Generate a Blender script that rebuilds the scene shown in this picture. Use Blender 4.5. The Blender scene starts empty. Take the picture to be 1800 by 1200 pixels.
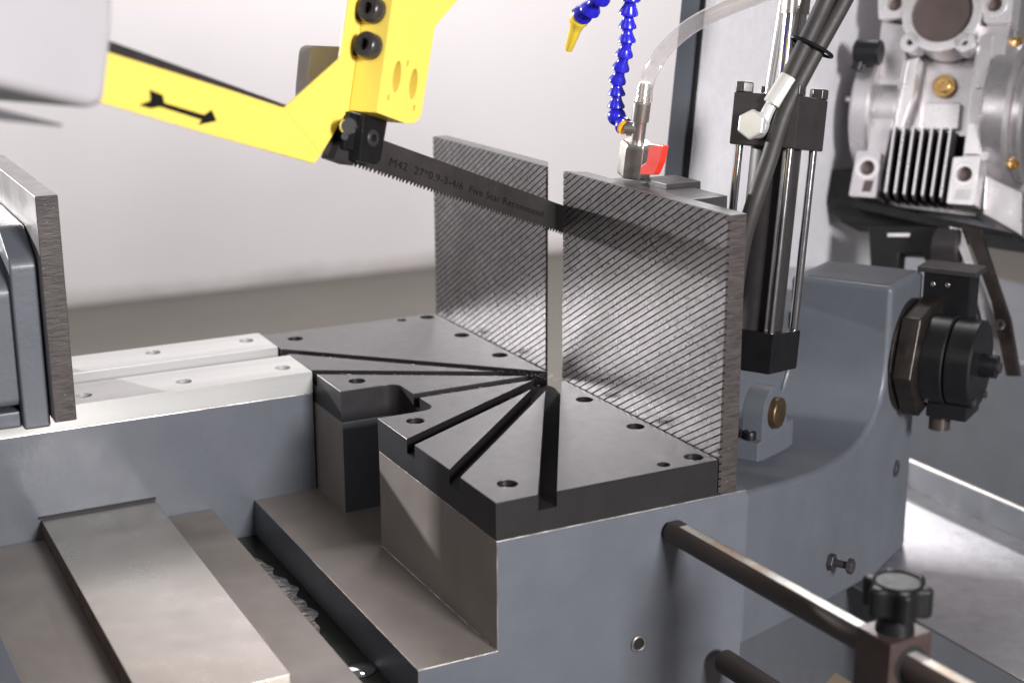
import bpy, bmesh, math, random
from math import sin, cos, pi, radians as rad
from mathutils import Vector as V, Matrix
from mathutils.geometry import tessellate_polygon

random.seed(7)
scene = bpy.context.scene
COL = scene.collection

# ------------------------------------------------------------------ camera
FPX = 2563.14
CP = V((1.20321, -0.66370, 0.40299))
RR = V((0.46277124, 0.88647188, -0.0032228))
RD = V((0.23142925, -0.1243225, -0.96487534))
RF = V((-0.85573552, 0.4457707, -0.2626884))
cam = bpy.data.cameras.new('camera')
camo = bpy.data.objects.new('camera', cam); COL.objects.link(camo)
camo.matrix_world = Matrix(((RR.x, -RD.x, -RF.x, CP.x), (RR.y, -RD.y, -RF.y, CP.y), (RR.z, -RD.z, -RF.z, CP.z), (0, 0, 0, 1)))
cam.sensor_width = 36.0; cam.sensor_fit = 'HORIZONTAL'
cam.lens = FPX / 1800 * 36.0
cam.clip_start = 0.02; cam.clip_end = 60
cam.dof.use_dof = True; cam.dof.focus_distance = 1.27; cam.dof.aperture_fstop = 4.8
scene.camera = camo

# ------------------------------------------------------------------ world, lights, exposure
w = bpy.data.worlds.new('World'); scene.world = w; w.use_nodes = True
bg = w.node_tree.nodes['Background']
bg.inputs[0].default_value = (0.985, 0.975, 1.0, 1); bg.inputs[1].default_value = 0.12
scene.view_settings.view_transform = 'Standard'
scene.view_settings.look = 'None'
scene.view_settings.exposure = 0.0
scene.view_settings.gamma = 1.0


def area(name, loc, target, power, size, color=(1, 1, 1), size_y=None):
    l = bpy.data.lights.new(name, 'AREA'); l.energy = power; l.size = size; l.color = color
    if size_y: l.shape = 'RECTANGLE'; l.size_y = size_y
    o = bpy.data.objects.new(name, l); COL.objects.link(o)
    o.location = loc
    o.rotation_euler = (V(target) - V(loc)).to_track_quat('-Z', 'Y').to_euler()
    return o


area('lamp_left_low', (-2.38, -1.52, 0.69), (0.1, 0, 0.1), 135, 0.06, (1, 0.985, 0.985))
area('lamp_front_high', (2.45, 0.05, 0.78), (0.1, 0, 0), 94, 0.45, (1, 0.985, 0.99))
area('lamp_back_high', (-1.9, 1.9, 1.6), (0.2, 0.35, -0.2), 34, 0.3, (1, 0.99, 1))
area('wall_fill_light', (-1.9, 1.6, 2.8), (-4.0, 1.6, 0.6), 172, 1.6, (1, 0.968, 0.978))  # unseen fill, added only to brighten the wall
area('camera_left_fill', (0.9, -2.1, 1.25), (0, -0.1, 0), 8, 0.9, (1, 0.985, 0.99))  # added soft fill out of view, lifts faces turned to the left

# ------------------------------------------------------------------ pixel -> place helpers (photo 1800x1200)


def ray(u, v): return RR * ((u - 900) / FPX) + RD * ((v - 600) / FPX) + RF
def un(u, v, P, n):
    d = ray(u, v); return CP + d * (((P - CP).dot(n)) / d.dot(n))
def ux(u, v, x): return un(u, v, V((x, 0, 0)), V((1, 0, 0)))
def uy(u, v, y): return un(u, v, V((0, y, 0)), V((0, 1, 0)))
def uz(u, v, z): return un(u, v, V((0, 0, z)), V((0, 0, 1)))
def ud(u, v, d): return CP + ray(u, v) * d


# saw-head frame: swung 30 degrees on its pivot and raised 18.5 degrees
MI, TI = rad(30), rad(18.5)
P0 = V((0.017, 0, 0))
E1 = V((cos(MI), sin(MI), 0)); E2 = V((-sin(MI), cos(MI), 0)); EZ = V((0, 0, 1))
B = E2 * cos(TI) - EZ * sin(TI); C = E2 * sin(TI) + EZ * cos(TI)
def hp(a, s, h): return P0 + E1 * a + B * s + C * h
def ap(a, k, z): return P0 + E1 * a + E2 * k + EZ * z
def ua(u, v, a): return un(u, v, P0 + E1 * a, E1)
def us(u, v, s): return un(u, v, P0 + B * s, B)
def ue(u, v, k): return un(u, v, P0 + E2 * k, E2)

# ------------------------------------------------------------------ materials
MATS = {}


def nd(nt, t, **k):
    n = nt.nodes.new(t)
    for a, b_ in k.items():
        if a in n.inputs: n.inputs[a].default_value = b_
        else: setattr(n, a, b_)
    return n


def mat(name, col, rough=0.5, metal=0.0, var=0.12, vscale=30, bump=0.0, bscale=400, rvar=0.1, stretch=None,
        col2=None, spec=0.5, coat=0.0, trans=0.0, ior=1.45, bdist=0.0005, speck=0.0, aniso=0.0, detail=4.0, blotch=None):
    m = bpy.data.materials.new(name); m.use_nodes = True; nt = m.node_tree
    p = nt.nodes['Principled BSDF']
    p.inputs['Roughness'].default_value = rough; p.inputs['Metallic'].default_value = metal
    p.inputs['Specular IOR Level'].default_value = spec; p.inputs['Coat Weight'].default_value = coat
    p.inputs['Coat Roughness'].default_value = 0.15
    p.inputs['Transmission Weight'].default_value = trans; p.inputs['IOR'].default_value = ior
    p.inputs['Anisotropic'].default_value = aniso
    tc = nd(nt, 'ShaderNodeTexCoord'); src = tc.outputs['Object']
    if stretch:
        mp = nd(nt, 'ShaderNodeMapping'); mp.inputs['Scale'].default_value = stretch
        nt.links.new(src, mp.inputs['Vector']); src = mp.outputs[0]
    n1 = nd(nt, 'ShaderNodeTexNoise', Scale=vscale, Detail=detail, Roughness=0.6)
    nt.links.new(src, n1.inputs['Vector'])
    r = nd(nt, 'ShaderNodeValToRGB'); r.color_ramp.elements[0].position = 0.3; r.color_ramp.elements[1].position = 0.7
    c2 = col2 if col2 else tuple(min(1, c * (1 + var)) for c in col)
    c1 = tuple(c * (1 - var) for c in col)
    r.color_ramp.elements[0].color = (*c1, 1); r.color_ramp.elements[1].color = (*c2, 1)
    nt.links.new(n1.outputs['Fac'], r.inputs['Fac'])
    last = r.outputs['Color']
    if blotch:   # larger stains with a shape of their own
        nb = nd(nt, 'ShaderNodeTexNoise', Scale=blotch[1], Detail=3.0, Roughness=0.55)
        nt.links.new(tc.outputs['Object'], nb.inputs['Vector'])
        rb = nd(nt, 'ShaderNodeValToRGB'); rb.color_ramp.elements[0].position = 0.42; rb.color_ramp.elements[1].position = 0.68
        nt.links.new(nb.outputs['Fac'], rb.inputs['Fac'])
        mb = nd(nt, 'ShaderNodeMix', data_type='RGBA')
        mx = nd(nt, 'ShaderNodeMath', operation='MULTIPLY'); mx.inputs[1].default_value = blotch[2]
        nt.links.new(rb.outputs['Color'], mx.inputs[0]); nt.links.new(mx.outputs[0], mb.inputs[0])
        nt.links.new(last, mb.inputs[6]); mb.inputs[7].default_value = (*blotch[0], 1)
        last = mb.outputs[2]
    if speck > 0:
        vo = nd(nt, 'ShaderNodeTexVoronoi', Scale=350.0)
        nt.links.new(tc.outputs['Object'], vo.inputs['Vector'])
        lt = nd(nt, 'ShaderNodeMath', operation='LESS_THAN'); lt.inputs[1].default_value = speck
        nt.links.new(vo.outputs['Distance'], lt.inputs[0])
        wn = nd(nt, 'ShaderNodeTexWhiteNoise'); nt.links.new(vo.outputs['Position'], wn.inputs['Vector'])
        gt = nd(nt, 'ShaderNodeMath', operation='GREATER_THAN'); gt.inputs[1].default_value = 0.8
        nt.links.new(wn.outputs['Value'], gt.inputs[0])
        mu = nd(nt, 'ShaderNodeMath', operation='MULTIPLY'); nt.links.new(lt.outputs[0], mu.inputs[0]); nt.links.new(gt.outputs[0], mu.inputs[1])
        ms = nd(nt, 'ShaderNodeMix', data_type='RGBA'); nt.links.new(mu.outputs[0], ms.inputs[0])
        nt.links.new(last, ms.inputs[6]); ms.inputs[7].default_value = (0.75, 0.72, 0.7, 1)
        last = ms.outputs[2]
    nt.links.new(last, p.inputs['Base Color'])
    mr = nd(nt, 'ShaderNodeMapRange'); mr.inputs['To Min'].default_value = max(0.02, rough - rvar); mr.inputs['To Max'].default_value = min(1, rough + rvar)
    n2 = nd(nt, 'ShaderNodeTexNoise', Scale=vscale * 2.3, Detail=5.0)
    nt.links.new(src, n2.inputs['Vector']); nt.links.new(n2.outputs['Fac'], mr.inputs['Value']); nt.links.new(mr.outputs[0], p.inputs['Roughness'])
    if bump > 0:
        n3 = nd(nt, 'ShaderNodeTexNoise', Scale=bscale, Detail=3.0); nt.links.new(src, n3.inputs['Vector'])
        bp = nd(nt, 'ShaderNodeBump', Strength=bump, Distance=bdist)
        nt.links.new(n3.outputs['Fac'], bp.inputs['Height']); nt.links.new(bp.outputs[0], p.inputs['Normal'])
    MATS[name] = m
    return m


M_paint = mat('grey_machine_paint', (0.100, 0.107, 0.126), 0.44, 0, 0.07, 18, bump=0.3, bscale=190, bdist=0.0008, coat=0.05, blotch=((0.085, 0.091, 0.108), 7, 0.6))
M_paint_d = mat('dark_grey_paint', (0.075, 0.08, 0.092), 0.45, 0, 0.08, 18, bump=0.2, bscale=260, bdist=0.0006)
M_mach = mat('machined_cast_iron', (0.27, 0.24, 0.22), 0.40, 0.45, 0.12, 16, bump=0.05, bscale=900, rvar=0.1, blotch=((0.165, 0.135, 0.112), 9, 0.5))
M_mach2 = mat('milled_cast_iron', (0.27, 0.237, 0.217), 0.42, 0.4, 0.1, 14, bump=0.06, bscale=900, rvar=0.08)
M_plate = mat('worn_steel_plate', (0.41, 0.385, 0.36), 0.30, 0.9, 0.08, 12, bump=0.015, bscale=260, rvar=0.13, blotch=((0.33, 0.29, 0.245), 9, 0.45))
M_plate_side = mat('rusty_plate_edge', (0.10, 0.065, 0.05), 0.6, 0.4, 0.4, 60, bump=0.2, bscale=300)
M_table = mat('black_oxide_table', (0.0115, 0.010, 0.0113), 0.38, 0.0, 0.12, 40, bump=0.04, bscale=1500, rvar=0.05, ior=1.6)
M_fence = mat('serrated_fence_steel', (0.18, 0.167, 0.171), 0.30, 0.7, 0.22, 120, bump=0.09, bscale=900, rvar=0.1, speck=0.07, blotch=((0.08, 0.073, 0.073), 14, 0.5), bdist=0.0003)
M_groove = mat('dark_groove', (0.02, 0.018, 0.018), 0.6, 0.2)
M_fence_side = mat('milled_fence_side', (0.062, 0.052, 0.05), 0.5, 0.4, 0.45, 6, bump=0.6, bscale=14, stretch=(12, 12, 90), speck=0.07, bdist=0.0004)
M_fence_top = mat('ground_fence_top', (0.12, 0.115, 0.115), 0.5, 0.6, 0.12, 60, bump=0.1, bscale=400)
M_jaw = mat('ground_jaw_steel', (0.34, 0.32, 0.32), 0.38, 0.85, 0.18, 40, bump=0.12, bscale=500, speck=0.08, stretch=(1, 1, 0.3))
M_rail = mat('bare_rail_steel', (0.50, 0.495, 0.485), 0.42, 0.4, 0.1, 40, bump=0.08, bscale=420, stretch=(1, 0.05, 1), rvar=0.08)
M_yellow = mat('yellow_enamel', (0.84, 0.64, 0.115), 0.36, 0, 0.02, 12, bump=0.05, bscale=200, coat=0.2)
M_cover = mat('pale_grey_cover', (0.40, 0.38, 0.395), 0.4, 0, 0.03, 10, bump=0.05, bscale=160)
M_cover_d = mat('mid_grey_flange', (0.5, 0.47, 0.5), 0.8, spec=0.1)
M_blade = mat('dark_blade_steel', (0.066, 0.058, 0.057), 0.36, 0.5, 0.25, 30, stretch=(1, 1, 1), bump=0.05, bscale=300, rvar=0.1)
M_ink = mat('black_ink', (0.007, 0.0065, 0.0065), 0.6, spec=0.25)
M_black = mat('black_plastic', (0.008, 0.008, 0.009), 0.38, 0, 0.2, 40, spec=0.35)
M_blackm = mat('black_oxide_steel', (0.04, 0.035, 0.036), 0.42, 0.3, 0.15, 50, bump=0.05, bscale=400)
M_rubber = mat('black_rubber_hose', (0.032, 0.027, 0.027), 0.55, 0, 0.12, 60, bump=0.1, bscale=500)
M_knob = mat('matt_black_knob', (0.008, 0.008, 0.008), 0.45, 0, 0.3, 60, bump=0.12, bscale=300, spec=0.3)
M_flange = mat('dark_grey_flange', (0.085, 0.082, 0.088), 0.5)  # dark grey of the cover's lower flange
M_bolt = mat('dark_bolt', (0.10, 0.09, 0.09), 0.3, 0.7, 0.15, 80)
M_screw = mat('bright_screw', (0.42, 0.39, 0.37), 0.3, 0.9, 0.15, 80)
M_chrome = mat('chrome', (0.82, 0.80, 0.81), 0.08, 1.0, 0.03, 40, rvar=0.03)
M_polish = mat('dark_polished_rod', (0.8, 0.78, 0.79), 0.12, 1.0, 0.05, 40, rvar=0.04)
M_nickel = mat('nickel_fitting', (0.72, 0.68, 0.64), 0.26, 0.95, 0.08, 40, rvar=0.06)
M_zinc = mat('white_zinc_fitting', (0.80, 0.80, 0.78), 0.32, 0.55, 0.05, 40)
M_crimp = mat('pale_hose_crimp', (0.68, 0.66, 0.62), 0.38, 0.4, 0.05, 40)
M_blue = mat('blue_hose_plastic', (0.022, 0.018, 0.52), 0.25, 0, 0.04, 30, coat=0.3, rvar=0.05)
M_nozzle = mat('yellow_nozzle_plastic', (0.95, 0.68, 0.06), 0.3, 0, 0.03, 30, coat=0.2)
M_orange = mat('amber_ring_plastic', (0.85, 0.42, 0.03), 0.35)
M_red = mat('red_lever_paint', (0.78, 0.045, 0.025), 0.32, 0, 0.04, 30, coat=0.3)
M_alu = mat('cast_aluminium', (0.62, 0.59, 0.60), 0.30, 0.85, 0.08, 30, bump=0.12, bscale=220, bdist=0.0005)
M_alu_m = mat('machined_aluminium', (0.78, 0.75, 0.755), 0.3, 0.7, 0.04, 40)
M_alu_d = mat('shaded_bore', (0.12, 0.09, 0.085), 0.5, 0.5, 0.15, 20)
M_fin = mat('shade_dark_fin', (0.07, 0.065, 0.066), 0.45, 0.6, 0.1, 40)  # dark colour stands in for shade on the fin sides
M_brass = mat('yellow_zinc_bolt', (0.62, 0.40, 0.16), 0.28, 0.9, 0.1, 60)
M_bronze = mat('oily_bronze_pin', (0.16, 0.105, 0.055), 0.36, 0.85, 0.3, 60, bump=0.1)
M_oil = mat('oily_dark_steel', (0.035, 0.028, 0.025), 0.32, 0.6, 0.45, 50, bump=0.25, bscale=140, bdist=0.001)
M_rod = mat('dark_round_bar', (0.05, 0.039, 0.035), 0.42, 0.3, 0.35, 30, stretch=(0.2, 1, 1), bump=0.1, bscale=300)
M_scale = mat('worn_scale_strip', (0.55, 0.53, 0.5), 0.4, 0.3, 0.25, 35, stretch=(0.5, 1, 1), blotch=((0.5, 0.27, 0.09), 30, 0.5))
M_clamp = mat('brown_clamp_steel', (0.07, 0.048, 0.045), 0.42, 0.4, 0.2, 40)
M_panel = mat('hammered_silver_paint', (0.74, 0.725, 0.755), 0.33, 0.2, 0.05, 60, bump=0.5, bscale=170, bdist=0.0012)
M_panel_e = mat('blue_grey_edge', (0.13, 0.14, 0.168), 0.45, 0.1, 0.08, 20, bump=0.2, bscale=200)
M_seam = mat('black_seam', (0.01, 0.01, 0.011), 0.6)
M_tray = mat('galvanised_tray', (0.5, 0.49, 0.515), 0.34, 0.92, 0.1, 60, bump=0.35, bscale=330, bdist=0.0006)
M_film = mat('wet_crumpled_film', (0.34, 0.32, 0.31), 0.18, 0.4, 0.5, 60, bump=1.0, bscale=130, bdist=0.003)
M_sump = mat('oily_green_black_sump', (0.02, 0.022, 0.017), 0.22, 0.2, 0.5, 25, bump=0.3, bscale=60)
M_slot = mat('dark_slot_bottom', (0.012, 0.0105, 0.0105), 0.8, 0.0, spec=0.12)
M_edge = mat('bright_worn_edge', (0.72, 0.68, 0.65), 0.3, 0.8, 0.3, 90, blotch=((0.25, 0.22, 0.2), 60, 0.8))
M_wood = mat('brown_board', (0.26, 0.2, 0.145), 0.55, 0, 0.12, 12)
M_wall = mat('off_white_wall', (0.80, 0.765, 0.765), 0.85, 0, 0.025, 1.2)
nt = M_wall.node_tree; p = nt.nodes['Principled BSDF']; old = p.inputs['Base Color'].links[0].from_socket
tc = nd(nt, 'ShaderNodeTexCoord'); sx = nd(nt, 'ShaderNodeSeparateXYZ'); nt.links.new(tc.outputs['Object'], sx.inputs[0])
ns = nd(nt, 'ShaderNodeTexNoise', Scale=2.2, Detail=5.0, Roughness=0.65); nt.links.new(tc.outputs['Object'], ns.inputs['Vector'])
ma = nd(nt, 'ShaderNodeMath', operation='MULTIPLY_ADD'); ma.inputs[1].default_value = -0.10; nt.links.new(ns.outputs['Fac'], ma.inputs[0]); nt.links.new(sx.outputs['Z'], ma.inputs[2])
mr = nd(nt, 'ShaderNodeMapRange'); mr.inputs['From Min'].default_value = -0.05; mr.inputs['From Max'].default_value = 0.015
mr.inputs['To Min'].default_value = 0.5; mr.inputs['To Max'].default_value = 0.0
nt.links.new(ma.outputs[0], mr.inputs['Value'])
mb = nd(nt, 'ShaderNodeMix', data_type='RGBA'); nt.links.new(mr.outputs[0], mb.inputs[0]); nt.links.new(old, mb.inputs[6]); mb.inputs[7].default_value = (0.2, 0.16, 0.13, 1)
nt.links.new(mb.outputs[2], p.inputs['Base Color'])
M_floor = mat('concrete_floor', (0.125, 0.115, 0.1), 0.5, 0, 0.12, 1.6, blotch=((0.098, 0.088, 0.074), 0.8, 0.7))

m = bpy.data.materials.new('clear_tube_plastic'); m.use_nodes = True; nt = m.node_tree
for n_ in list(nt.nodes): nt.nodes.remove(n_)
out = nd(nt, 'ShaderNodeOutputMaterial'); tr_ = nd(nt, 'ShaderNodeBsdfTransparent'); tr_.inputs[0].default_value = (0.94, 0.92, 0.92, 1)
gl = nd(nt, 'ShaderNodeBsdfGlossy'); gl.inputs['Roughness'].default_value = 0.07; gl.inputs[0].default_value = (0.95, 0.95, 0.95, 1)
tl = nd(nt, 'ShaderNodeBsdfTranslucent'); tl.inputs[0].default_value = (0.85, 0.82, 0.81, 1)
lw = nd(nt, 'ShaderNodeLayerWeight', Blend=0.35)
m1 = nd(nt, 'ShaderNodeMixShader'); m1.inputs[0].default_value = 0.24
m2 = nd(nt, 'ShaderNodeMixShader')
nt.links.new(tr_.outputs[0], m1.inputs[1]); nt.links.new(tl.outputs[0], m1.inputs[2])
pw = nd(nt, 'ShaderNodeMath', operation='POWER'); pw.inputs[1].default_value = 2.2
mu_ = nd(nt, 'ShaderNodeMath', operation='MULTIPLY_ADD'); mu_.inputs[1].default_value = 0.55; mu_.inputs[2].default_value = 0.1
nt.links.new(lw.outputs['Facing'], pw.inputs[0]); nt.links.new(pw.outputs[0], mu_.inputs[0]); nt.links.new(mu_.outputs[0], m2.inputs[0]); nt.links.new(m1.outputs[0], m2.inputs[1]); nt.links.new(gl.outputs[0], m2.inputs[2])
nt.links.new(m2.outputs[0], out.inputs['Surface'])
M_clear = m

# ------------------------------------------------------------------ mesh helpers


def nb(): return bmesh.new()


def prism(loop, d, holes=(), bm=None, mi=0):
    """closed prism: loop of 3-D points in one plane, holes inside it, swept by vector d"""
    bm = bm or nb()
    loops = [list(loop)] + [list(h) for h in holes]
    flat = [p for l in loops for p in l]
    tris = tessellate_polygon(loops)
    va = [bm.verts.new(p) for p in flat]; vb = [bm.verts.new(p + d) for p in flat]
    fs = []
    if not holes:
        fs.append(bm.faces.new(va)); fs.append(bm.faces.new(vb[::-1]))
    else:
        for t in tris:
            try:
                fs.append(bm.faces.new([va[i] for i in t])); fs.append(bm.faces.new([vb[i] for i in reversed(t)]))
            except ValueError: pass
    o = 0
    for l in loops:
        n = len(l)
        for i in range(n):
            j = (i + 1) % n
            fs.append(bm.faces.new((va[o + i], va[o + j], vb[o + j], vb[o + i])))
        o += n
    for f in fs: f.material_index = mi
    bmesh.ops.recalc_face_normals(bm, faces=bm.faces[:])
    return bm


def box(x0, x1, y0, y1, z0, z1, bm=None, mi=0):
    return prism([V((x0, y0, z0)), V((x1, y0, z0)), V((x1, y1, z0)), V((x0, y1, z0))], V((0, 0, z1 - z0)), bm=bm, mi=mi)


def obox(o, a, b_, c_, bm=None):
    """box from corner o along three edge vectors"""
    return prism([o, o + a, o + a + b_, o + b_], c_, bm=bm)


def hbox(a0, a1, s0, s1, h0, h1, bm=None, f=None):
    f = f or hp
    o = f(a0, s0, h0)
    return obox(o, f(a1, s0, h0) - o, f(a0, s1, h0) - o, f(a0, s0, h1) - o, bm)


def basis(ax):
    ax = ax.normalized()
    t = V((0, 0, 1)) if abs(ax.z) < 0.9 else V((1, 0, 0))
    x = t.cross(ax).normalized(); return x, ax.cross(x).normalized(), ax


def circ(c, ax, r, n=32, r2=None, up=None, ph=0):
    x, y, _ = basis(ax)
    if up is not None:
        y = (up - ax.normalized() * up.dot(ax.normalized())).normalized(); x = y.cross(ax.normalized())
    r2 = r2 or r
    return [c + x * (r * cos(2 * pi * i / n + ph)) + y * (r2 * sin(2 * pi * i / n + ph)) for i in range(n)]


def lathe(prof, o, ax, n=28, bm=None, mi=0, ph=0):
    """prof: (radius, distance along axis) list, closed at both ends where radius is 0"""
    bm = bm or nb(); rows = []
    x, y, a = basis(ax)
    for r, t in prof:
        if r < 1e-7: rows.append([bm.verts.new(o + a * t)])
        else: rows.append([bm.verts.new(o + a * t + (x * cos(2 * pi * i / n + ph) + y * sin(2 * pi * i / n + ph)) * r) for i in range(n)])
    for A, B_ in zip(rows, rows[1:]):
        for i in range(n):
            j = (i + 1) % n
            vs = [A[i % len(A)], A[j % len(A)], B_[j % len(B_)], B_[i % len(B_)]]
            u = []
            for q in vs:
                if q not in u: u.append(q)
            if len(u) > 2:
                f = bm.faces.new(u); f.material_index = mi
    bmesh.ops.recalc_face_normals(bm, faces=bm.faces[:])
    return bm


def cyl(p0, p1, r, r1=None, n=28, bm=None, ch=0.0, mi=0):
    L = (p1 - p0).length; r1 = r if r1 is None else r1
    pr = [(0, 0), (r - ch, 0), (r, ch), (r1, L - ch), (r1 - ch, L), (0, L)] if ch else [(0, 0), (r, 0), (r1, L), (0, L)]
    return lathe(pr, p0, p1 - p0, n, bm, mi)


def hexnut(c, ax, r, h, bm=None, ph=0):
    return lathe([(0, 0), (r * 0.93, 0), (r, h * 0.1), (r, h * 0.86), (r * 0.9, h), (0, h)], c, ax, 6, bm, ph=ph)


def capscrew(c, ax, r, h, bm=None):
    """socket head: chamfered cylinder with a hexagonal well"""
    ax = ax.normalized()
    bm = bm or nb()
    lathe([(0, 0), (r, 0), (r, h * 0.85), (r * 0.88, h), (r * 0.55, h)], c, ax, 28, bm)
    lathe([(r * 0.55, h), (r * 0.5, h * 0.3), (0, h * 0.3)], c, ax, 6, bm)
    lathe([(r * 0.56, h * 0.999), (r * 0.45, h * 0.99)], c, ax, 28, bm)
    return bm


def smoothpath(pts, n=10):
    out = []
    P = [pts[0] * 2 - pts[1]] + list(pts) + [pts[-1] * 2 - pts[-2]]
    for i in range(1, len(P) - 2):
        for k in range(n):
            t = k / n
            a, b_, c_, d_ = P[i - 1], P[i], P[i + 1], P[i + 2]
            out.append(0.5 * ((2 * b_) + (c_ - a) * t + (2 * a - 5 * b_ + 4 * c_ - d_) * t * t + (3 * b_ - a - 3 * c_ + d_) * t ** 3))
    out.append(pts[-1]); return out


def tube(pts, r, n=16, bm=None, sub=10, inner=None):
    bm = bm or nb(); path = smoothpath(pts, sub) if sub else pts
    rings = []; x = None
    for i, q in enumerate(path):
        t = (path[min(i + 1, len(path) - 1)] - path[max(i - 1, 0)]).normalized()
        if x is None: x = basis(t)[0]
        x = (x - t * x.dot(t)).normalized(); y = t.cross(x)
        rings.append([bm.verts.new(q + (x * cos(2 * pi * k / n) + y * sin(2 * pi * k / n)) * r) for k in range(n)])
    for A, B_ in zip(rings, rings[1:]):
        for k in range(n):
            bm.faces.new((A[k], A[(k + 1) % n], B_[(k + 1) % n], B_[k]))
    bm.faces.new(rings[0][::-1]); bm.faces.new(rings[-1])
    bmesh.ops.recalc_face_normals(bm, faces=bm.faces[:])
    return bm


def ball(c, r, bm=None, n=24):
    pr = [(r * sin(pi * i / 14), -r * cos(pi * i / 14)) for i in range(15)]
    pr[0] = (0, -r); pr[-1] = (0, r)
    return lathe(pr, c, V((0, 0, 1)), n, bm)


def rounded(pts, r, n=5):
    """round the corners of a 3-D polygon; r is a number or a list"""
    out = []; N = len(pts)
    for i, q in enumerate(pts):
        rr = r[i] if isinstance(r, (list, tuple)) else r
        a = pts[i - 1] - q; b_ = pts[(i + 1) % N] - q
        if rr <= 0: out.append(q); continue
        d = min(rr, a.length * 0.45, b_.length * 0.45)
        pa = q + a.normalized() * d; pb = q + b_.normalized() * d
        for k in range(n + 1):
            t = k / n
            out.append(pa * (1 - t) ** 2 + q * (2 * t * (1 - t)) + pb * t * t)
    return out


def finish(bm, bev=0.0, seg=2, ang=35, smooth=True, bmat=-1, ef=None):
    if bev > 0:
        bm.normal_update()
        es = [e for e in bm.edges if len(e.link_faces) == 2 and e.calc_face_angle(0) > rad(ang) and (ef is None or ef(e))]
        try: bmesh.ops.bevel(bm, geom=es, offset=bev, segments=seg, affect='EDGES', profile=0.5, clamp_overlap=True, material=bmat)
        except Exception: pass
    bm.normal_update()
    if smooth:
        for f in bm.faces: f.smooth = True
        for e in bm.edges:
            if len(e.link_faces) != 2 or e.calc_face_angle(0) > rad(38): e.smooth = False


ROOTS = {}


def thing(name, label, cat, loc, group=None):
    o = bpy.data.objects.new(name, None); COL.objects.link(o); o.location = loc
    o.empty_display_size = 0.02
    o['label'] = label; o['category'] = cat
    if group: o['group'] = group
    return o


def world_loc(o):
    l = V(o.location)
    while o.parent: o = o.parent; l += V(o.location)
    return l


def part(name, bm, mats, parent, bev=0.0, seg=2, label=None, ang=35, bmat=-1, ef=None):
    finish(bm, bev, seg, ang, True, bmat, ef)
    off = world_loc(parent) if parent else V((0, 0, 0))
    bmesh.ops.translate(bm, verts=bm.verts, vec=-off)
    me = bpy.data.meshes.new(name); bm.to_mesh(me); bm.free()
    for q in (mats if isinstance(mats, (list, tuple)) else [mats]): me.materials.append(q)
    o = bpy.data.objects.new(name, me); COL.objects.link(o); o.parent = parent
    if bev > 0:
        wn = o.modifiers.new('weighted', 'WEIGHTED_NORMAL'); wn.keep_sharp = True
    if label: o['label'] = label
    return o


def solo(name, bm, mats, label, cat, bev=0.0, group=None, kind=None, seg=2, ang=35):
    """a thing that is one mesh, origin at the middle of its base"""
    finish(bm, bev, seg, ang)
    xs = [v.co for v in bm.verts]
    c = V(((min(v.x for v in xs) + max(v.x for v in xs)) / 2, (min(v.y for v in xs) + max(v.y for v in xs)) / 2, min(v.z for v in xs)))
    bmesh.ops.translate(bm, verts=bm.verts, vec=-c)
    me = bpy.data.meshes.new(name); bm.to_mesh(me); bm.free()
    for q in (mats if isinstance(mats, (list, tuple)) else [mats]): me.materials.append(q)
    o = bpy.data.objects.new(name, me); COL.objects.link(o); o.location = c
    if bev > 0:
        wn = o.modifiers.new('weighted', 'WEIGHTED_NORMAL'); wn.keep_sharp = True
    if label: o['label'] = label
    if cat: o['category'] = cat
    if group: o['group'] = group
    if kind: o['kind'] = kind
    return o


def pick(bm, fn):
    bm.normal_update()
    for f in bm.faces: f.material_index = fn(f.normal, f.calc_center_median())
    return bm


# ------------------------------------------------------------------ setting
FZ = -0.85
solo('floor', box(-4.3, 3.0, -5, 9, FZ - 0.1, FZ), M_floor, None, None, kind='structure')
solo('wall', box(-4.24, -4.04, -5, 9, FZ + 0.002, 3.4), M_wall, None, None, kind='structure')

# ------------------------------------------------------------------ main dimensions (metres)
XA, XB, XC, XD = -0.2576, 0.0, 0.0327, 0.2923
H, TF, ZT = 0.2, 0.0177, 0.0304
Y1, ZL, Y2 = -0.2028, 0.1215, -0.2696
X3, X4, X5 = 0.062, -0.0284, -0.1016

# ------------------------------------------------------------------ machine bed
bed = thing('machine_bed', 'grey cast machine bed with bare machined ledge under the black slotted table', 'machine bed', (0.1, -0.1, -0.6))
prf = [(Y2, -0.6), (Y2, -ZL), (Y1, -ZL), (Y1, -ZT - 0.0006), (0.0282, -ZT - 0.0006), (0.0282, -0.6)]
bm = prism([V((X3, y, z)) for y, z in prf], V((XD - X3, 0, 0)))
pick(bm, lambda n, c: 1 if (n.y < -0.9 and c.z > -ZL) or (n.z > 0.9 and c.z < -0.1) else 0)
part('front_bed', bm, [M_paint, M_mach2, M_edge], bed, 0.0007, bmat=2, ef=lambda e: (all(v.co.y < 0.02 for v in e.verts) or all(v.co.z > -0.04 for v in e.verts)) and not all(v.co.x < X3 + 0.001 for v in e.verts))
bm = box(-0.30, X3, Y2, 0.021, -0.6, -ZL)
pick(bm, lambda n, c: 1 if n.z > 0.9 else 0)
part('rear_bed', bm, [M_paint, M_mach2], bed)
bm = box(-0.262, X4, Y1, 0.021, -ZL - 0.001, -ZT - 0.0006)
pick(bm, lambda n, c: 1 if (n.y < -0.9) else 0)
part('rear_support_block', bm, [M_paint_d, M_mach2], bed, 0.001)
part('support_web', box(X4 - 0.001, X3 + 0.001, -0.135, 0.02, -ZL - 0.001, -ZT - 0.001), M_paint_d, bed)
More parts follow.
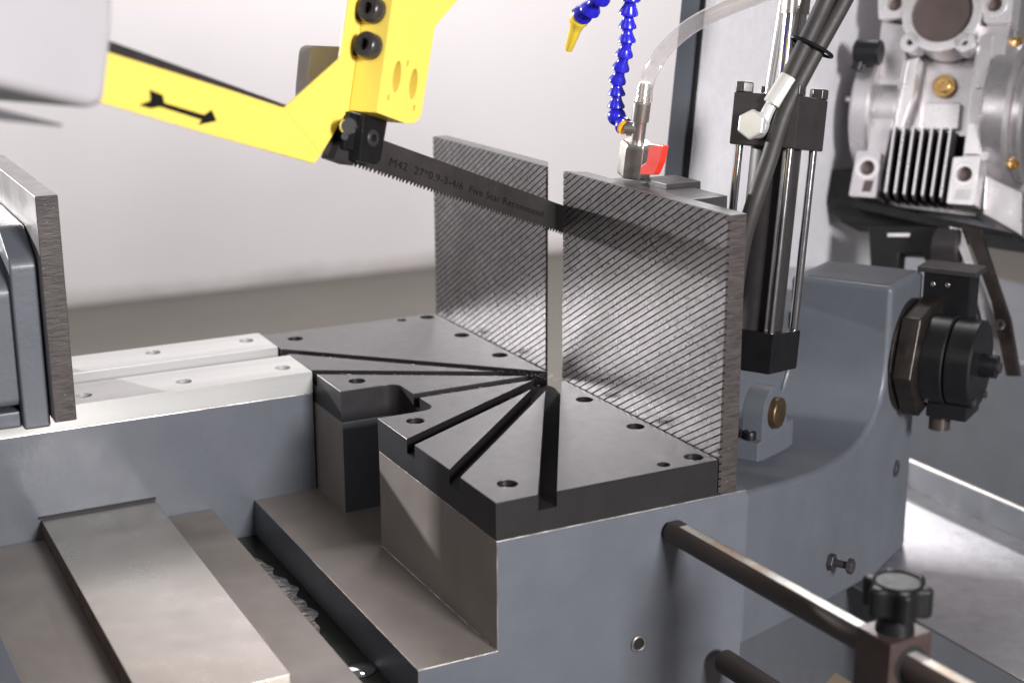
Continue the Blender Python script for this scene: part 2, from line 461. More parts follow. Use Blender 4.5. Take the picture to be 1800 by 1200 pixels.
# rough opening in the recess
hole = [V((X4 + 0.0015, y, z)) for y, z in ((-0.166, -0.121), (-0.163, -0.098), (-0.158, -0.091), (-0.15, -0.086), (-0.14, -0.088), (-0.138, -0.121))]
part('recess_opening', prism(hole, V((-0.001, 0, 0))), M_seam, bed)
# tapped hole in the front face
q = ux(1122, 1130, XD)
bm = lathe([(0.0072, 0.0012), (0.0062, 0.0016), (0.005, 0.0012), (0.0048, -0.002), (0, -0.002)], q, V((1, 0, 0)))
part('tapped_hole', bm, M_screw, bed)
bm = lathe([(0.0047, 0.0006), (0, 0.0006)], q, V((1, 0, 0)))
part('hole_bore', bm, M_seam, bed)

# sump slot between ledge and guide plate
sl = thing('sump_channel', 'dark oily channel between the machined ledge and the flat guide plate', 'channel', (0.1, -0.29, -0.18))
part('channel_floor', box(-0.3, 0.5, -0.316, Y2 + 0.002, -0.18, -0.158), M_sump, sl)
# crumpled film lying in it
bm = nb(); nx, ny = 46, 9; g = []
for i in range(nx + 1):
    row = []
    for j in range(ny + 1):
        t = i / nx
        edge = 0.010 * sin(i * 0.42) + 0.008 * sin(i * 0.93 + 1)
        y = -0.3135 + (0.021 + 0.014 * sin(max(0.02, min(0.98, t)) * pi) ** 0.5 + edge * 0.25) * j / ny
        row.append(bm.verts.new((-0.045 + 0.185 * t + random.uniform(-.001, .001), y, -0.1574 + 0.003 * (1 - j / ny) + 0.0006 * sin(i * 1.1 + j * 0.8) * sin(j * 1.3) + random.uniform(0, 0.0003))))
    g.append(row)
for i in range(nx):
    for j in range(ny): bm.faces.new((g[i][j], g[i + 1][j], g[i + 1][j + 1], g[i][j + 1]))
bmesh.ops.recalc_face_normals(bm, faces=bm.faces[:])
solo('crumpled_film', bm, M_film, 'crumpled shiny film of residue lying in the dark oily channel', 'residue')
bm = lathe([(0, 0), (0.01, 0), (0.013, 0.001), (0.008, 0.0025), (0, 0.003)], uz(632, 1178, -0.1582), V((0, 0, 1)), 20)
solo('coolant_drop', bm, M_chrome, 'small bright coolant puddle at the near end of the dark channel', 'puddle')

# ------------------------------------------------------------------ slotted table
tab = thing('cutting_table', 'black slotted mitre cutting table with fanned saw slots and counterbored screws', 'saw table', (0.02, -0.1, -ZT))
R_ = 0.0165
notch = [V((X3, -0.2033, 0)), V((X3, -0.1455 - 0.0005, 0)), V((X4, -0.1455, 0)), V((X4, -0.2033, 0))]
outline = [V((-0.259, -0.1, 0)), V((-0.259, -0.0012, 0)), V((XD, -0.0012, 0)), V((XD, -0.2033, 0))] + rounded(notch, [0, R_, R_, 0], 6) + [V((-0.259, -0.2033, 0))]
SLOT = -0.0128


def clip(poly, n, d):
    out = []
    for i, p_ in enumerate(poly):
        q_ = poly[(i + 1) % len(poly)]
        a, b_ = p_.dot(n) - d, q_.dot(n) - d
        if a >= 0: out.append(p_)
        if (a >= 0) != (b_ >= 0): out.append(p_.lerp(q_, a / (a - b_)))
    return out


def inside(p_, poly):
    r = False
    for i in range(len(poly)):
        a, b_ = poly[i - 1], poly[i]
        if (a.y > p_.y) != (b_.y > p_.y) and p_.x < (b_.x - a.x) * (p_.y - a.y) / (b_.y - a.y) + a.x: r = not r
    return r


THOLES = [(-0.2287, -0.177), (-0.2480, -0.0457), (-0.2470, -0.015), (-0.1580, -0.015), (-0.0690, -0.015), (-0.0528, -0.177), (0.0848, -0.177),
          (0.2600, -0.177), (0.1015, -0.015), (0.1891, -0.015), (0.2775, -0.015), (0.2810, -0.0464)]
SMALL = {1, 11}
ANG = [-90, -45, -30, 0, 30, 45, 60, 90]
hw = 0.0070
for i in range(7):
    poly = [V(p_) for p_ in outline]
    a0, a1 = ANG[i], ANG[i + 1]
    if a0 > -90:   # keep side beyond slot a0 (towards larger angle)
        n = V((cos(rad(a0)), sin(rad(a0)), 0)); poly = clip(poly, n, P0.dot(n) + hw)
    if a1 < 90:
        n = -V((cos(rad(a1)), sin(rad(a1)), 0)); poly = clip(poly, n, P0.dot(n) + hw)
    pp = []
    for p_ in poly:
        if not pp or (p_ - pp[-1]).length > 1e-5: pp.append(p_)
    if (pp[0] - pp[-1]).length < 1e-5: pp.pop()
    hs = []
    for k, (x, y) in enumerate(THOLES):
        if inside(V((x, y, 0)), pp):
            hs.append(circ(V((x, y, 0)), V((0, 0, 1)), 0.0055 if k in SMALL else 0.0081, 24))
    bm = prism(pp, V((0, 0, -ZT + 0.0002)), hs)
    sec = part('table_sector', bm, M_table, tab, 0.0007, 2, ang=50, ef=lambda e: all(v.co.z > -0.001 for v in e.verts))
    for k, (x, y) in enumerate(THOLES):
        if not inside(V((x, y, 0)), pp): continue
        if k in SMALL: part('set_screw', capscrew(V((x, y, SLOT)), V((0, 0, 1)), 0.0045, 0.006), M_bolt, sec)
        else: part('screw', capscrew(V((x, y, SLOT)), V((0, 0, 1)), 0.0068, 0.0085), M_screw if k in (0, 5, 6, 7, 10) else M_bolt, sec)
for i in range(1, 7):
    poly = [V(p_) for p_ in outline]
    n = V((cos(rad(ANG[i])), sin(rad(ANG[i])), 0))
    poly = clip(clip(poly, n, P0.dot(n) - hw), -n, -P0.dot(n) - hw)
    for bis, sg in (((ANG[i - 1] + ANG[i]) / 2, 1), ((ANG[i] + ANG[i + 1]) / 2, -1)):
        n = V((cos(rad(bis)), sin(rad(bis)), 0)) * sg
        poly = clip(poly, n, P0.dot(n))
    pp = []
    for p_ in poly:
        if not pp or (p_ - pp[-1]).length > 1e-5: pp.append(p_)
    if (pp[0] - pp[-1]).length < 1e-5: pp.pop()
    bm = prism([p_ + V((0, 0, SLOT)) for p_ in pp], V((0, 0, -ZT - SLOT + 0.0002)))
    part('slot_floor', pick(bm, lambda nn, c: 1 if nn.z > 0.9 else 0), [M_table, M_slot], tab)
# fine swarf left along the saw slots
rng = random.Random(3)
vs, fs = [], []
def chip(c, r):
    n0 = len(vs)
    for _ in range(4):
        d_ = V((rng.uniform(-1, 1), rng.uniform(-1, 1), rng.uniform(0.0, 0.9)))
        vs.append(c + d_ * r)
    fs.extend([(n0, n0 + 1, n0 + 2), (n0, n0 + 3, n0 + 1), (n0 + 1, n0 + 3, n0 + 2), (n0 + 2, n0 + 3, n0)])
for an, cnt in ((-45, 150), (-30, 170), (0, 110), (30, 22), (45, 16)):
    dr_ = V((sin(rad(an)), -cos(rad(an)), 0)); nr_ = V((cos(rad(an)), sin(rad(an)), 0))
    Lm = 0.27 if an == -45 else (0.225 if an == -30 else 0.14)
    for _ in range(cnt):
        t = Lm * rng.random() ** 0.8
        w_ = rng.choice((-1, 1)) * (hw + abs(rng.gauss(0, 0.0012)))
        p_ = P0 + dr_ * t + nr_ * w_
        if inside(p_, outline): chip(V((p_.x, p_.y, 0.0001)), rng.uniform(0.0004, 0.0011))
for _ in range(120):
    p_ = P0 + V((rng.gauss(0, 0.012), -abs(rng.gauss(0, 0.010)) - 0.002, 0))
    chip(V((p_.x, p_.y, 0.0001)), rng.uniform(0.0004, 0.0009))
for _ in range(90):
    chip(V((rng.uniform(XA, XD), -abs(rng.gauss(0, 0.006)) - 0.002, 0.0001)), rng.uniform(0.0002, 0.0005))
me = bpy.data.meshes.new('swarf'); me.from_pydata([tuple(v) for v in vs], [], fs); me.materials.append(M_screw)
sw = bpy.data.objects.new('swarf', me); COL.objects.link(sw)
sw['label'] = 'fine bright metal swarf scattered along the slots of the black table'; sw['category'] = 'swarf'; sw['kind'] = 'stuff'

# ------------------------------------------------------------------ fence plates with diagonal serrations
GA = rad(30)


def fence(name, x0, x1, cut0, cut1, label, x1b=None):
    f = thing(name, label, 'fence plate', ((x0 + x1) / 2, 0.009, -ZT), 'serrated fence plates')
    yb = 0.0022
    body = [V((x0, yb, -ZT)), V((x1, yb, -ZT)), V((x1 + cut1, TF, -ZT)), V((x0 + cut0, TF, -ZT))]
    bm = prism(body, V((0, 0, H + ZT)))
    pick(bm, lambda n, c: 0 if n.y < -0.9 else (2 if n.z > 0.9 else 1))
    part('backing_plate', bm, [M_groove, M_fence_side, M_fence_top], f, 0.0005)
    bm = nb()
    d = V((cos(GA), 0, sin(GA))); n = V((-sin(GA), 0, cos(GA)))
    pitch = 0.0064 * cos(GA); gw = 0.0011
    corners = [V((x, 0, z)) for x in (x0, x1) for z in (-ZT, H)]
    lo = min(c.dot(n) for c in corners); hi = max(c.dot(n) for c in corners)
    k = math.floor(lo / pitch)
    while k * pitch < hi:
        a = k * pitch + gw / 2; b_ = (k + 1) * pitch - gw / 2
        poly = [V((x0 + 0.0003, 0, -ZT)), V((x1 - 0.0003, 0, -ZT)), V((x1 - 0.0003, 0, H - 0.0004)), V((x0 + 0.0003, 0, H - 0.0004))]
        poly = clip(clip(poly, n, a), -n, -b_)
        pp = []
        for p_ in poly:
            if not pp or (p_ - pp[-1]).length > 1e-5: pp.append(p_)
        if len(pp) > 2 and (pp[0] - pp[-1]).length < 1e-5: pp.pop()
        if len(pp) > 2:
            j = V((0, random.uniform(0, 0.0001), 0))
            front = [p_ + j for p_ in pp]
            bm2 = prism(front, V((0, yb + 0.0002, 0)))
            me = bpy.data.meshes.new('tmp'); bm2.to_mesh(me); bm2.free(); bm.from_mesh(me); bpy.data.meshes.remove(me)
        k += 1
    pick(bm, lambda nn, c: 0 if nn.y < -0.9 else (2 if abs(nn.x) > 0.98 else 1))
    o = part('serrated_face', bm, [M_fence, M_groove, M_fence_side], f)
    return f


fence('fence_plate', XA, XB, 0, -0.028, 'dark serrated steel fence plate behind the blade, farther of the two')
fence('fence_plate', XC, XD, 0.014, 0, 'dark serrated steel fence plate with blade shadow across it, nearer of the two')

# ------------------------------------------------------------------ vise: beam, rails, jaw
beam = thing('vise_beam', 'grey cast vise beam running left under the two bare rails', 'beam', (-0.19, -0.6, -0.6))
part('beam_casting', box(-0.275, X5, -1.25, -0.2052, -0.6, -0.0211), [M_paint, M_edge], beam, 0.0006, bmat=1)

part('slide_gap', box(X5 - 0.001, X5 + 0.0004, -0.4735, -0.3650, -0.1034, -0.1008), M_seam, beam)


def rail(x0, x1, xs, label):
    r = thing('vise_rail', label, 'rail', ((x0 + x1) / 2, -0.6, -0.0209), 'bare steel vise rails')
    hs = [circ(V((xs, y, 0.0006)), V((0, 0, 1)), 0.0078, 28) for y in (-0.2258, -0.3248, -0.4192, -0.52)]
    bm = prism([V((x0, -1.25, 0.0006)), V((x1, -1.25, 0.0006)), V((x1, -0.2048, 0.0006)), V((x0, -0.2048, 0.0006))], V((0, 0, -0.0214)), hs)
    bar = part('bar', bm, M_rail, r, 0.0005, ang=50)
    for y in (-0.2258, -0.3248, -0.4192):
        part('screw', capscrew(V((xs, y, -0.0125)), V((0, 0, 1)), 0.0062, 0.0070), M_bolt, bar)


rail(-0.168, X5, -0.1276, 'bare steel vise rail on the near side of the beam, tall bright edge')
rail(-0.268, -0.2045, -0.2444, 'bare steel vise rail on the far side of the beam')

jaw = thing('vise_jaw', 'ground steel vise jaw plate on a rounded grey casting at the left edge', 'vise jaw', (-0.16, -0.47, 0.002))
bm = box(-0.294, -0.0245, -0.4637, -0.4451, 0.0107, 0.2054)
pick(bm, lambda n, c: 1 if n.x > 0.9 else (2 if n.y > 0.9 else 0))
part('jaw_plate', bm, [M_jaw, M_fence_side, M_fence], jaw, 0.001)
# casting: thick pad with a raised, rounded body behind it
pad = [V((-0.30, 0, 0.003)), V((-0.0395, 0, 0.003)), V((-0.0395, 0, 0.150)), V((-0.085, 0, 0.172)), V((-0.30, 0, 0.172))]
bm = prism([p_ + V((0, -0.4645, 0)) for p_ in rounded(pad, [0, 0.003, 0.008, 0.008, 0])], V((0, -0.022, 0)))
part('casting_pad', bm, M_paint, jaw, 0.002, 3)
pad = [V((-0.30, 0, 0.022)), V((-0.048, 0, 0.022)), V((-0.048, 0, 0.128)), V((-0.085, 0, 0.150)), V((-0.30, 0, 0.150))]
bm = prism([p_ + V((0, -0.484, 0)) for p_ in rounded(pad, [0, 0.009, 0.01, 0.01, 0])], V((0, -0.16, 0)))
part('casting_body', bm, M_paint, jaw, 0.002, 3)
part('casting_foot', box(-0.30, -0.05, -0.70, -0.486, 0.0025, 0.018), M_paint, jaw, 0.003)

# ------------------------------------------------------------------ flat plates below the vise
gp = thing('guide_plate', 'wide flat machined steel guide plate beneath the vise beam', 'steel plate', (0.1, -0.43, -0.14))
bm = box(-0.1, 0.62, -0.56, -0.3124, -0.150, -0.1225)
part('plate', bm, M_mach, gp, 0.001)
sp = solo('slide_plate', pick(box(-0.105, 0.2850, -0.4712, -0.3660, -0.1223, -0.1036), lambda n, c: 0 if n.z > 0.5 or n.x > 0.5 else 1),
          [M_plate, M_plate_side], 'thick worn steel slide plate lying on the flat guide plate', 'steel plate', 0.0012)
# painted casting in the bottom left corner
k0 = uz(0, 1112, -0.118); k1 = uz(42, 1205, -0.118)
dd = (k1 - k0); o_ = k0 - dd * 0.6
bm = prism([o_, o_ + dd * 3.2, o_ + dd * 3.2 + V((0, -0.12, 0)), o_ + V((0, -0.12, 0))], V((0, 0, -0.1)))
solo('corner_casting', bm, M_paint, 'sliver of grey painted casting in the bottom left corner', 'casting', 0.001)

# ------------------------------------------------------------------ saw blade
HB0, HB1 = 0.1325, 0.1597
bl = thing('saw_blade', 'dark band saw blade with toothed lower edge slanting down through the fence gap', 'saw blade', hp(0, -0.2, 0.13))
bm = nb()
pitch = 0.0050
S0, S1 = -0.72, 0.17
pts = [hp(-0.00045, S0, HB1), hp(-0.00045, S1, HB1)]
s = S1
while s > S0 + pitch:
    q = pitch * (1 + 0.16 * sin(s * 260))
    pts += [hp(-0.00045, s, HB0 + 0.0002), hp(-0.00045, s - q * 0.12, HB0 + 0.0031), hp(-0.00045, s - q * 0.45, HB0 + 0.0030)]
    s -= q
pts.append(hp(-0.00045, S0, HB0))
prism(pts, E1 * 0.0009, bm=bm)
band = part('blade_band', bm, M_blade, bl)


def text(name, body, origin, xdir, ydir, size, mt, parent, extrude=0.00004, sx=1.0):
    cu = bpy.data.curves.new(name, 'FONT'); cu.body = body; cu.size = size; cu.extrude = extrude; cu.resolution_u = 3
    cu.space_character = 1.05
    o = bpy.data.objects.new(name, cu); COL.objects.link(o)
    zd = xdir.cross(ydir).normalized()
    dg = bpy.context.evaluated_depsgraph_get()
    me = bpy.data.meshes.new_from_object(o.evaluated_get(dg))
    bpy.data.objects.remove(o); bpy.data.curves.remove(cu)
    for v in me.vertices:
        q_ = origin + xdir * v.co.x * sx + ydir * v.co.y + zd * v.co.z
        v.co = q_ - world_loc(parent)
    me.materials.append(mt); me.name = name
    t = bpy.data.objects.new(name, me); COL.objects.link(t); t.parent = parent
    return t


text('printed_lettering', 'M42  27*0.9-3-4/6  Five Star Recommend', hp(0.0007, -0.318, 0.1425), B, C, 0.0088, M_ink, band, sx=1.58)

# ------------------------------------------------------------------ yellow blade guard
gd = thing('blade_guard', 'yellow sheet metal blade guard with a black feathered arrow', 'blade guard', ua(400, 240, 0.01))
GAa = 0.0075
# flat strip along the post
st = [ua(500, 190, GAa), ua(592, 108, GAa), ua(598, 103, GAa), ua(614, 0, GAa), ua(619, -60, GAa), ua(652, -60, GAa), ua(643, 33, GAa), ua(618, 196, GAa), ua(606, 203, GAa), ua(565, 272, GAa)]
part('mounting_strip', prism(st, E1 * -0.0022), M_yellow, gd, 0.0006)


# arrow panel bends a little outwards towards the wheel cover
def gpnt(u, v):
    A_ = V((500, 190)); Bq = V((565, 272)); ln = (Bq - A_).normalized(); nn = V((ln.y, -ln.x))
    dist = max(0.0, -(V((u, v)) - A_).dot(nn))
    return ua(u, v, GAa + 0.00007 * dist)


def gfac(u, v, off=0.0): return gpnt(u, v) + E1 * off


bm = nb()
top = [(500, 190), (400, 157), (300, 126), (200, 95), (150, 79)]
bot = [(565, 272), (553, 288), (370, 237), (272, 208), (180, 181), (130, 167)]
loop = [gfac(*p_) for p_ in top] + [gfac(*p_) for p_ in reversed(bot)]
prism(loop, E1 * -0.0022, bm=bm)
apn = part('arrow_panel', bm, M_yellow, gd, 0.0005)
arrow = [(262, 158), (285, 167), (288, 181), (358, 202), (371, 193), (380, 213), (347, 220), (353, 211), (281, 188), (264, 191), (243, 185), (264, 177)]
part('printed_arrow', prism([gfac(u, v, 0.0006) for u, v in arrow], E1 * -0.0005), M_ink, apn)

# ------------------------------------------------------------------ yellow guide post
po = thing('guide_post', 'yellow upright blade guide post with two oval holes and dark cap screws', 'guide post', ua(690, 210, 0.02))
PA = 0.034
f_ = [(690, 0), (700, -70), (880, -70), (805, 0), (765, 47), (740, 205), (729, 217), (712, 217), (662, 198)]
loop = [ua(u, v, PA) for u, v in f_]
cdir = (ua(690, 0, PA) - ua(662, 198, PA)).normalized()
hs = []
for (u, v) in ((698, 135), (727, 148)):
    hs.append(circ(ua(u, v, PA), E1, 0.0048, 28, 0.0115, up=cdir))
for (u, v) in ((717, 112), (683, 172), (728, 190)):
    hs.append(circ(ua(u, v, PA), E1, 0.0013, 12, 0.0024, up=cdir))
bm = prism(loop, E1 * -0.0255, hs)
part('post_body', bm, M_yellow, po, 0.0008, ang=50)
for (u, v) in ((698, 135), (727, 148)):
    c0 = ua(u, v, PA) - E1 * 0.021
    part('hole_screw', capscrew(c0 - cdir * 0.002, E1, 0.0042, 0.008), M_bolt, po)
# cap screws standing on the post's narrow face
nface = (E1.cross(cdir)).normalized()
if nface.dot(CP - P0) < 0: nface = -nface
for (u, v) in ((660, 20), (654, 83)):
    cq = un(u, v, ua(662, 198, PA), nface)
    part('cap_screw', capscrew(cq, nface, 0.0098, 0.0105), M_bolt, po, 0.0)
    part('notch_shadow_patch', obox(ua(u - 34, v + 14, GAa + 0.0006), cdir * 0.007, B * 0.006, E1 * 0.0004), M_seam, gd)  # thin black patch drawn as the shadow notch beside the screw

# black carbide guide block clamped on the blade
gb = thing('guide_block', 'black blade guide block with recessed socket screw below the yellow post', 'guide block', ua(640, 280, 0.0))
GB = 0.019
f_ = [(640, 203), (682, 213), (670, 283), (662, 290), (632, 283)]
part('clamp_body', prism([ua(u, v, GB) for u, v in f_], E1 * -0.034), M_black, gb, 0.0012)
f_ = [(616, 196), (648, 206), (634, 268), (604, 262)]
part('side_body', prism([ua(u, v, 0.012) for u, v in f_], E1 * -0.026), M_black, gb, 0.001)
f_ = [(598, 254), (634, 262), (622, 292), (588, 280)]
part('carbide_pad', prism([ua(u, v, 0.008) for u, v in f_], E1 * -0.014), M_blackm, gb, 0.001)
part('socket_screw', capscrew(ua(655, 243, GB) - E1 * 0.0045, E1, 0.0066, 0.006), M_bolt, gb)
part('guide_roller', cyl(ua(612, 222, 0.004), ua(612, 222, 0.026), 0.0062, ch=0.001), M_chrome, gb)
part('adjusting_pin', cyl(ua(606, 240, 0.004), ua(606, 240, 0.022), 0.0026), M_chrome, gb)

# ------------------------------------------------------------------ wheel cover at upper left
wc = thing('wheel_cover', 'pale grey rounded wheel cover out of focus in the upper left corner', 'wheel cover', ua(60, 190, 0.05))
WA = 0.075
f_ = [(-160, -90), (207, -90), (203, 60), (190, 180), (168, 192), (60, 168), (-60, 140), (-160, 118)]
bm = prism(rounded([ua(u, v, WA) for u, v in f_], [0, 0, 0.01, 0.018, 0.018, 0.01, 0, 0]), E1 * -0.10)
part('cover_shell', bm, M_cover, wc, 0.007, 4)
f_ = [(-160, 150), (0, 191), (112, 219), (108, 223), (0, 212), (-160, 196)]
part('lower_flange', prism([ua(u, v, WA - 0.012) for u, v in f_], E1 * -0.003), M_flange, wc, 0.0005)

# grey guide arm block behind the post
f_ = [(548, 80), (640, 84), (640, 230), (538, 230), (541, 150)]
bm = prism(rounded([ua(u, v, -0.09) for u, v in f_], [0.008, 0, 0, 0, 0]), E1 * -0.014)
solo('guide_arm_block', bm, M_cover_d, 'dark grey steel arm end showing behind the yellow guide post', 'arm block', 0.002)

# ------------------------------------------------------------------ coolant fittings on the near fence plate
VY = 0.03
base = thing('valve_base', 'dark flat mounting plate behind the near fence plate carrying the coolant valve', 'mounting plate', (0.15, 0.045, 0.18))
part('top_plate', box(0.088, 0.215, TF + 0.0005, 0.055, 0.183, 0.1995), M_blackm, base, 0.0008)
part('step_block', box(0.119, 0.16, 0.03, 0.066, 0.186, 0.2035), M_blackm, base, 0.0008)
val = thing('coolant_valve', 'nickel plated hexagonal coolant valve with a red lever beside the serrated fence', 'valve', uy(1113, 309, VY))
vb = uy(1113, 309, VY); vt = uy(1131, 165, VY); vax = (vt - vb).normalized(); Lv = (vt - vb).length
part('hex_body', hexnut(vb, vax, 0.0152, 0.0315, ph=0.35), M_nickel, val, 0.0006)
part('stem', cyl(vb + vax * 0.031, vb + vax * 0.052, 0.0062), M_nickel, val)
part('collar', cyl(vb + vax * 0.050, vb + vax * 0.068, 0.0078, ch=0.0008), M_nickel, val)
part('hose_barb', lathe([(0, 0.066), (0.0066, 0.066), (0.0066, 0.07), (0.0052, 0.074), (0.0066, 0.0745), (0.0052, 0.079), (0.0066, 0.0795), (0.005, 0.085), (0, 0.085)], vb, vax), M_nickel, val)
te = vb + vax * 0.043
eb = uy(1098, 226, VY - 0.006)
part('side_outlet', cyl(te, te + (eb - te) * 0.75, 0.0066), M_nickel, val)
lv = [uy(u, v, VY - 0.012) for u, v in ((1141, 252), (1166, 256), (1160, 285), (1150, 308), (1124, 307), (1126, 292), (1136, 285))]
part('red_lever', prism(rounded(lv, 0.002), V((0, 0.006, 0))), M_red, val, 0.0012)

# clear coolant tube
tp = [(1133, 178), (1136, 150), (1150, 115), (1175, 80), (1215, 46), (1265, 20), (1330, -6), (1400, -30)]
path = [uy(u, v, VY + 0.0002 * max(0, u - 1140)) for u, v in tp]
bm = tube(path, 0.0068, 18)
solo('clear_tube', bm, M_clear, 'clear plastic coolant tube arching from the valve to the upper right', 'tube')


# blue ball-joint coolant hose
def hose_segment(bm, c, ax, r):
    return lathe([(0, -1.05 * r), (0.62 * r, -0.95 * r), (0.66 * r, -0.6 * r), (0.58 * r, -0.3 * r), (0.72 * r, 0.1 * r), (1.0 * r, 0.62 * r), (1.02 * r, 0.85 * r), (0.93 * r, 0.93 * r), (0.4 * r, 0.95 * r), (0, 0.95 * r)], c, ax, 24, bm)


h2 = thing('coolant_hose', 'blue segmented ball joint coolant hose hanging down to the nickel valve', 'coolant hose', uy(1085, 225, VY - 0.006))
pts = [(1112, -26), (1109, -2), (1105, 23), (1103, 48), (1102, 73), (1097, 98), (1091, 121), (1085, 143), (1084, 165), (1083, 187)]
P_ = [uy(u, v, VY - 0.006) for u, v in pts]
for i in range(len(P_) - 1):
    c0 = P_[i].lerp(P_[i + 1], 0.5); ax = (P_[i + 1] - P_[i])
    part('hose_segment', hose_segment(None, c0, ax, 0.0077 if i > 1 else 0.0084), M_blue, h2)
e0, e1_ = uy(1084, 205, VY - 0.006), uy(1096, 221, VY - 0.006)
part('elbow_joint', ball(e0, 0.0084), M_blue, h2)
part('elbow_joint', hose_segment(None, e0.lerp(e1_, 0.55), e1_ - e0, 0.008), M_blue, h2)
part('amber_ring', cyl(e1_ + (e1_ - e0) * 0.05, e1_ + (e1_ - e0) * 0.32, 0.0074, 0.0066), M_orange, h2)
h1 = thing('coolant_nozzle_hose', 'short blue hose end with a tapered yellow nozzle left of the long hose', 'coolant nozzle', uy(1000, 88, VY - 0.02))
n0_, n1_ = uy(1021, 24, VY - 0.02), uy(999, 88, VY - 0.02)
for (u0, v0, u1, v1) in ((1072, -24, 1052, 0), (1050, -4, 1036, 20), (1037, 12, 1024, 26)):
    a_, b_ = uy(u0, v0, VY - 0.02), uy(u1, v1, VY - 0.02)
    part('hose_segment', hose_segment(None, a_.lerp(b_, 0.5), b_ - a_, 0.0092), M_blue, h1)
Ln = (n1_ - n0_).length
part('yellow_nozzle', lathe([(0, 0), (0.0085, 0), (0.0095, 0.004), (0.009, 0.0085), (0.0068, 0.012), (0.0056, 0.018), (0.0038, Ln - 0.001), (0.0034, Ln), (0.002, Ln), (0.002, Ln - 0.006), (0, Ln - 0.006)], n0_, n1_ - n0_, 28), M_nozzle, h1)

# ------------------------------------------------------------------ swivel arm casting (swung with the head)
AA = 0.2527
arm = thing('swivel_arm', 'large grey cast swivel arm carrying the hinge to the right of the fence', 'swivel arm', ap(0.15, 0.1, -0.6))
prof = [(-0.113, -0.0335), (-0.06, -0.045), (0.0, -0.0578), (0.06, -0.0685), (0.11, -0.0738), (0.15, -0.0742), (0.18, -0.0705), (0.205, -0.0615), (0.224, -0.0475),
        (0.234, -0.0325), (0.2385, -0.012), (0.2385, 0.015), (0.238, 0.0700), (0.343, 0.0675), (0.3430, -0.2476), (0.2470, -0.2453), (0.093, -0.217), (-0.113, -0.174)]
bm = prism([ap(AA, k, z) for k, z in prof], E1 * -0.108)
part('arm_body', bm, M_paint, arm, 0.006, 4, ang=40)
prof2 = [(-0.12, -0.034), (0.06, -0.0695), (0.15, -0.0755), (0.19, -0.069), (0.228, -0.046), (0.243, -0.012), (0.243, 0.03), (0.34, 0.03), (0.34, -0.24), (-0.1, -0.17)]
bm = prism([ap(AA - 0.1075, k, z) for k, z in prof2], E1 * -0.13)
part('arm_inner', bm, M_paint, arm, 0.003)
part('top_face', prism([ap(AA - 0.0925, 0.2455, 0.0698), ap(AA - 0.0075, 0.2455, 0.0699), ap(AA - 0.0075, 0.3355, 0.0678), ap(AA - 0.0925, 0.3355, 0.0678)], V((0, 0, 0.0006))), M_paint_d, arm)
low = [(-0.108, -0.165), (0.093, -0.205), (0.247, -0.235), (0.33, -0.24), (0.33, -0.6), (-0.108, -0.6)]
part('lower_column', prism([ap(AA - 0.022, k, z) for k, z in low], E1 * -0.2), M_paint_d, arm, 0.003)
# socket set screw and stop bolt on the arm's side
q = ua(1575, 823, AA)
part('set_screw', capscrew(q - E1 * 0.003, E1, 0.0095, 0.0045), M_bolt, arm)
sb = thing('stop_bolt', 'black hex bolt with lock nut sticking out of the grey arm', 'bolt', ua(1457, 986, AA))
q = ua(1457, 986, AA)
part('lock_nut', hexnut(q, E1, 0.0085, 0.006), M_blackm, sb, 0.0004)
part('shank', cyl(q, q + E1 * 0.022, 0.0036), M_blackm, sb)
part('bolt_head', hexnut(q + E1 * 0.019, E1, 0.0078, 0.0058, ph=0.3), M_bolt, sb, 0.0004)

# hinge nut and rotary sensor
hn = thing('hinge_nut', 'big oily hexagonal hinge nut on the end of the grey arm', 'nut', ua(1590, 700, AA))
nc = ap(AA, 0.300, -0.014)
part('washer', cyl(nc, nc + E1 * 0.003, 0.060, ch=0.001, n=40), M_oil, hn)
part('nut', hexnut(nc + E1 * 0.003, E1, 0.063, 0.024, ph=0.15), M_oil, hn, 0.0015)
rs = thing('rotary_sensor', 'black two ring rotary sensor mounted on the oily hinge nut', 'sensor', nc + E1 * 0.05 - EZ * 0.06)
part('rear_ring', cyl(nc + E1 * 0.026, nc + E1 * 0.050, 0.047, ch=0.0015, n=40), M_black, rs)
part('front_ring', cyl(nc + E1 * 0.0508, nc + E1 * 0.078, 0.046, ch=0.002, n=40), M_black, rs)
part('end_boss', cyl(nc + E1 * 0.078, nc + E1 * 0.094, 0.012), M_black, rs, 0)
part('end_screw', capscrew(nc + E1 * 0.094, E1, 0.006, 0.004), M_blackm, rs)
part('lower_flat', obox(nc + E1 * 0.030 - EZ * 0.058 - E2 * 0.02, E1 * 0.042, E2 * 0.05, EZ * 0.022), M_black, rs, 0.002)
part('brown_stub', cyl(nc + E1 * 0.040 - EZ * 0.075, nc + E1 * 0.040 - EZ * 0.045, 0.011), M_rod, rs)
for dz, dk in ((-0.043, -0.022), (-0.046, 0.02)):
    part('clamp_screw', capscrew(nc + E1 * 0.078 + EZ * dz * 0.8 + E2 * dk, E1, 0.004, 0.003), M_bolt, rs)
ls = thing('limit_switch', 'black limit switch box above the hinge with two bright screws', 'switch', ap(AA + 0.05, 0.34, 0.03))
o_ = ue(1618, 555, 0.33)
swb = part('switch_body', obox(o_, E1 * 0.05, E2 * 0.035, EZ * 0.048), M_black, ls, 0.002)
part('switch_cap', obox(o_ + EZ * 0.048 - E1 * 0.006 - E2 * 0.004, E1 * 0.062, E2 * 0.04, EZ * 0.006), M_blackm, ls, 0.001)
for u, v in ((1640, 499), (1666, 501)):
    q = ue(u, v, 0.3298)
    part('screw', capscrew(q, -E2, 0.0024, 0.0016), M_screw, swb)
part('terminal', cyl(ue(1650, 556, 0.345), ue(1648, 580, 0.345), 0.006), M_screw, ls)

